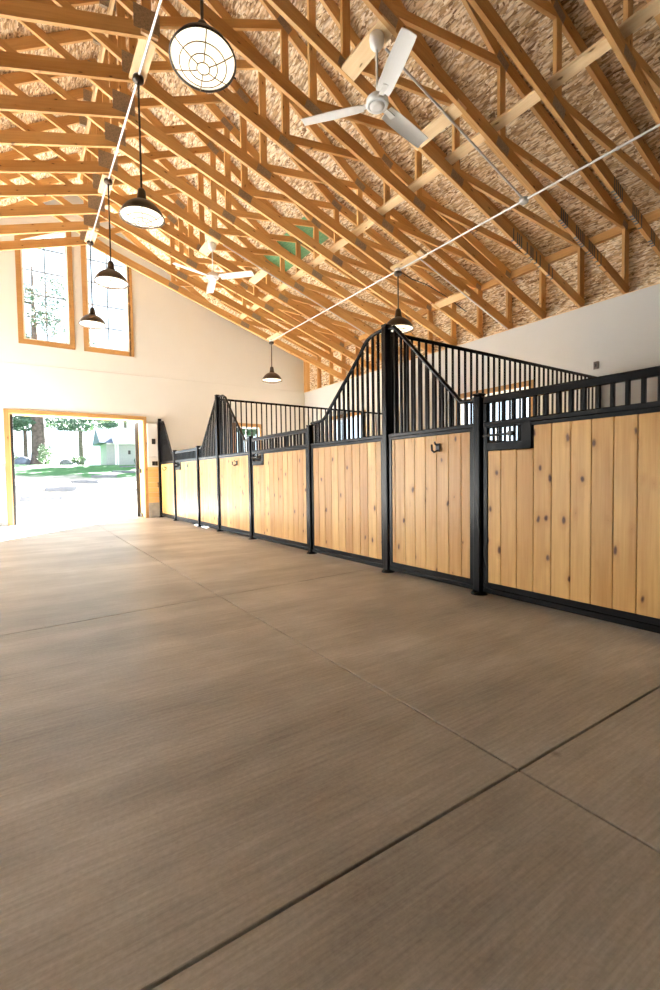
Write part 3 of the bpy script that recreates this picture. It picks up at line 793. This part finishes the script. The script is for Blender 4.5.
def rock(name, c, s, label, mat=M_rock):
    bm = bmesh.new(); bmesh.ops.create_icosphere(bm, subdivisions=3, radius=1)
    rnd = [Vector((random.uniform(-1, 1), random.uniform(-1, 1), random.uniform(-.6, 1))).normalized() for _ in range(9)]
    for v in bm.verts:
        k = 1
        for d in rnd: k = min(k, .78/max(.2, v.co.normalized().dot(d)) if v.co.normalized().dot(d) > .78 else 1)
        v.co *= k
    mb = MB(); bm.verts.index_update()
    mb.raw([(v.co.x*s[0], v.co.y*s[1], v.co.z*s[2]) for v in bm.verts], [[v.index for v in f.verts] for f in bm.faces]); bm.free()
    return tag(mb.build(name, mat, None, c), label, 'boulder', 'boulders on the slope')
rock('boulder', (.18, 40, 2.18), (.58, .5, .46), 'rounded blue-grey boulder at the foot of the big tree trunk')
rock('boulder', (2.92, 40.4, 2.2), (.46, .4, .36), 'pale flat boulder on the grass right of the tree trunk', M_slab)

def leaves(mb, c, rad, n, size, rnd, flat=1.0):
    for k in range(n):
        d = Vector((rnd.gauss(0, 1), rnd.gauss(0, 1), rnd.gauss(0, 1))).normalized()*(rnd.random()**.4)
        p = Vector(c)+Vector((d.x*rad[0], d.y*rad[1], d.z*rad[2]))
        a = Vector((rnd.uniform(-1, 1), rnd.uniform(-1, 1), rnd.uniform(-1, 1)*flat)).normalized(); b2 = a.orthogonal().normalized()
        u, w = a*size*rnd.uniform(.6, 1.3), b2*size*.45
        mb.raw([p-u, p+w, p+u, p-w], [(0, 1, 2, 3)], None, rnd.randint(0, 999))
def tree(x, y, h, tr, crowns, label, mat, n, size, seed, lean=0):
    rnd = random.Random(seed); z0 = gz(y)-.1
    r = thing('tree', label, 'tree', (x, y, z0), 0, 'trees outside the door')
    mb = MB(); mb.tube([(lean*t*t, 0, h*.92*t) for t in (0, .03, .08, .3, .6, 1)], [tr*1.5, tr*1.15, tr, tr*.85, tr*.5, .05], 14)
    for k in range(16):
        t = rnd.uniform(.25, .85); a = rnd.uniform(0, 6.28); ln = h*.16*(1.2-t)
        p = Vector((lean*t*t, 0, h*t)); mb.tube([p, p+Vector((math.cos(a)*ln*.5, math.sin(a)*ln*.5, ln*.1)), p+Vector((math.cos(a)*ln, math.sin(a)*ln, ln*.02))], [tr*.25, tr*.15, .01], 6)
    mb.build('trunk', M_bark, r)
    mb = MB()
    for (dx, dy, dz, rx, rz2) in crowns:
        for q in range(14):
            c = (dx+rnd.uniform(-.75, .75)*rx, dy+rnd.uniform(-.75, .75)*rx, dz+rnd.uniform(-.75, .75)*rz2)
            leaves(mb, c, (rx*.34, rx*.34, rz2*.24), n//14, size, rnd)
    mb.build('foliage', mat, r, fix=False); return r
tree(1.2, 40, 15.5, .46, [(-1.2, 0, 3.2, 1.5, .8), (1.9, 0, 3.4, 1.7, .7), (4.2, 0, 3.5, 1.7, .6), (.2, 0, 5.6, 2, .8), (.5, 0, 8, 3.2, 2.2), (.8, 0, 11.5, 2.6, 2.4)], 'large evergreen with the thickest trunk seen through the door', M_leafd, 2200, .11, 1)
tree(.42, 42.5, 12, .14, [(-.6, 0, 3.4, 1.3, 1.2), (0, 0, 8, 1.7, 2.2)], 'slim dark tree just left of the thickest trunk', M_leafd, 1200, .15, 2)
tree(-2.6, 46, 13, .25, [(0, 0, 5, 2.4, 2.4), (0, 0, 9.5, 2.4, 2.6)], 'leafy tree partly hidden behind the door\'s left jamb', M_leafl, 1300, .2, 3)
tree(5.2, 53, 12.8, .22, [(-1, 0, 5.0, 2.4, 1.6), (1.2, 0, 5.4, 2.6, 1.8), (0, 0, 10.6, 2.8, 2.2)], 'pale leafy tree behind the shed, at the middle of the door', M_leafl, 2600, .15, 4)
tree(9.6, 54, 13, .22, [(-1, 0, 6.5, 2.8, 2.0), (0, 0, 10.2, 3.0, 2.4)], 'pale leafy tree rising above the shed roof on the right', M_leafl, 2200, .16, 5)
for k, (x, y, h) in enumerate(((10.8, 44, 13), (13.4, 45, 16), (16.2, 44.5, 18), (19.0, 45, 18.5), (21.8, 44, 17.5))):  # unseen row of trees, added to shade the slope and steps
    tree(x, y, h, .3, [(0, 0, h*.25, 1.9, 1.6), (0, 0, h*.5, 2.0, 2.6), (0, 0, h*.76, 1.7, 2.4)], 'unseen tall evergreen added right of the shed for shade, %s along the row' % ['first', 'second', 'third', 'fourth', 'fifth'][k], M_leafd, 1500, .36, 40+k)
rnd = random.Random(11)
def bush(x, y, rx, h, mat, label, seed, n=900):
    rnd = random.Random(seed); r = thing('bush', label, 'bush', (x, y, gz(y)), 0, 'bushes on the slope')
    mb = MB()
    for q in range(12): leaves(mb, (rnd.uniform(-.6, .6)*rx, rnd.uniform(-.6, .6)*rx, h*rnd.uniform(.15, .8)), (rx*.4, rx*.4, h*.22), n//12, .09, rnd)
    mb.build('foliage', mat, r, fix=False)
    mb = MB()
    for q in range(6): a = q*1.05; mb.tube([(0, 0, 0), (math.cos(a)*rx*.35, math.sin(a)*rx*.35, h*.6)], [.03, .01], 6)
    mb.build('stems', M_bark, r)
bush(1.55, 38.9, .55, 1.7, M_leafl, 'pale bush growing in front of the thickest trunk', 21)
bush(-.55, 41, .8, .9, M_leafl, 'low bush behind the rounded boulder', 22)
bush(3.9, 42, .7, .75, M_leafl, 'low bush right of the pale flat boulder', 23)
bush(8.75, 44, .35, .8, M_leafd, 'dark low bush beside the shed wall', 24)
# shed
sh = thing('shed', 'grey shed with a slate blue roof on the grass outside the door', 'shed', (6.4, 45, 2.0))
MB().box((0, 0, 0), (4.2, 4, 2.15)).build('shed_wall', M_shed, sh)
m = MB(); m.raw([(-.6, -.5, 2.12), (4.8, -.5, 2.12), (4.8, 2, 3.55), (-.6, 2, 3.55), (-.6, 4.5, 2.12), (4.8, 4.5, 2.12)], [(0, 1, 2, 3), (3, 2, 5, 4), (0, 3, 4), (1, 5, 2), (0, 4, 5, 1)]); m.build('shed_roof', M_roofb, sh)
m = MB(); m.box((.86, -.03, 0), (.98, 0, 2.12)); m.box((0, -.04, 2.02), (4.2, 0, 2.14)); m.build('corner_trim', M_shedtrim, sh)
m = MB(); m.box((1.75, -.1, 1.15), (1.95, 0, 1.5), ch=.02); m.build('wall_lantern', M_darkhw, sh)
m = MB(); m.raw([(-.02, 0, 0), (3.4, 0, 0), (3.4, .9, 1.5), (-.1, .9, 1.45), (0, 1.2, 0), (3.4, 1.2, 0)], [(0, 1, 2, 3), (3, 2, 5, 4), (0, 3, 4), (1, 5, 2), (0, 4, 5, 1)]); po = m.build('porch_roof', M_roofw, sh); po.location = (.5, -.7, 2.05); ga = po
m = MB()
for x in (.1, 3.2): m.box((x, .2, -2.05), (x+.12, .32, .02))
m.build('porch_posts', M_shedtrim, ga)

# ------------------------------------------------------------------ light
w = bpy.data.worlds.new('World'); scn.world = w; w.use_nodes = True
bg = w.node_tree.nodes['Background']; bg.inputs[0].default_value = (.76, .88, 1, 1); bg.inputs[1].default_value = 2.4
sd = bpy.data.lights.new('sun', 'SUN'); sd.energy = 155; sd.angle = .009; sd.color = (1, .99, .975)
so = bpy.data.objects.new('sun', sd); COL.objects.link(so)
el = math.radians(27); d = Vector((-.616*math.cos(el), -.788*math.cos(el), -math.sin(el)))
so.rotation_euler = d.to_track_quat('-Z', 'Y').to_euler(); so.location = (8, 22, 14)

# ------------------------------------------------------------------ camera
cd = bpy.data.cameras.new('camera'); cam = bpy.data.objects.new('camera', cd); COL.objects.link(cam)
cd.sensor_fit = 'VERTICAL'; cd.sensor_height = 36; cd.lens = 466.055*36/990; cd.clip_end = 300; cd.clip_start = .02
yaw, pi_, ro = .5858, .0406, -.0139
r0 = Vector((math.cos(yaw), -math.sin(yaw), 0)); fw = Vector((math.sin(yaw), math.cos(yaw), 0)); up = Vector((0, 0, 1))
f2 = fw*math.cos(pi_)-up*math.sin(pi_); u2 = up*math.cos(pi_)+fw*math.sin(pi_)
r3 = r0*math.cos(ro)+u2*math.sin(ro); u3 = u2*math.cos(ro)-r0*math.sin(ro)
mt = Matrix((r3, u3, -f2)).transposed().to_4x4(); mt.translation = (0, 0, .95)
cam.matrix_world = mt; scn.camera = cam
vs_ = scn.view_settings; vs_.view_transform = 'Standard'; vs_.look = 'None'; vs_.exposure = .6; vs_.gamma = 1; vs_.use_curve_mapping = False
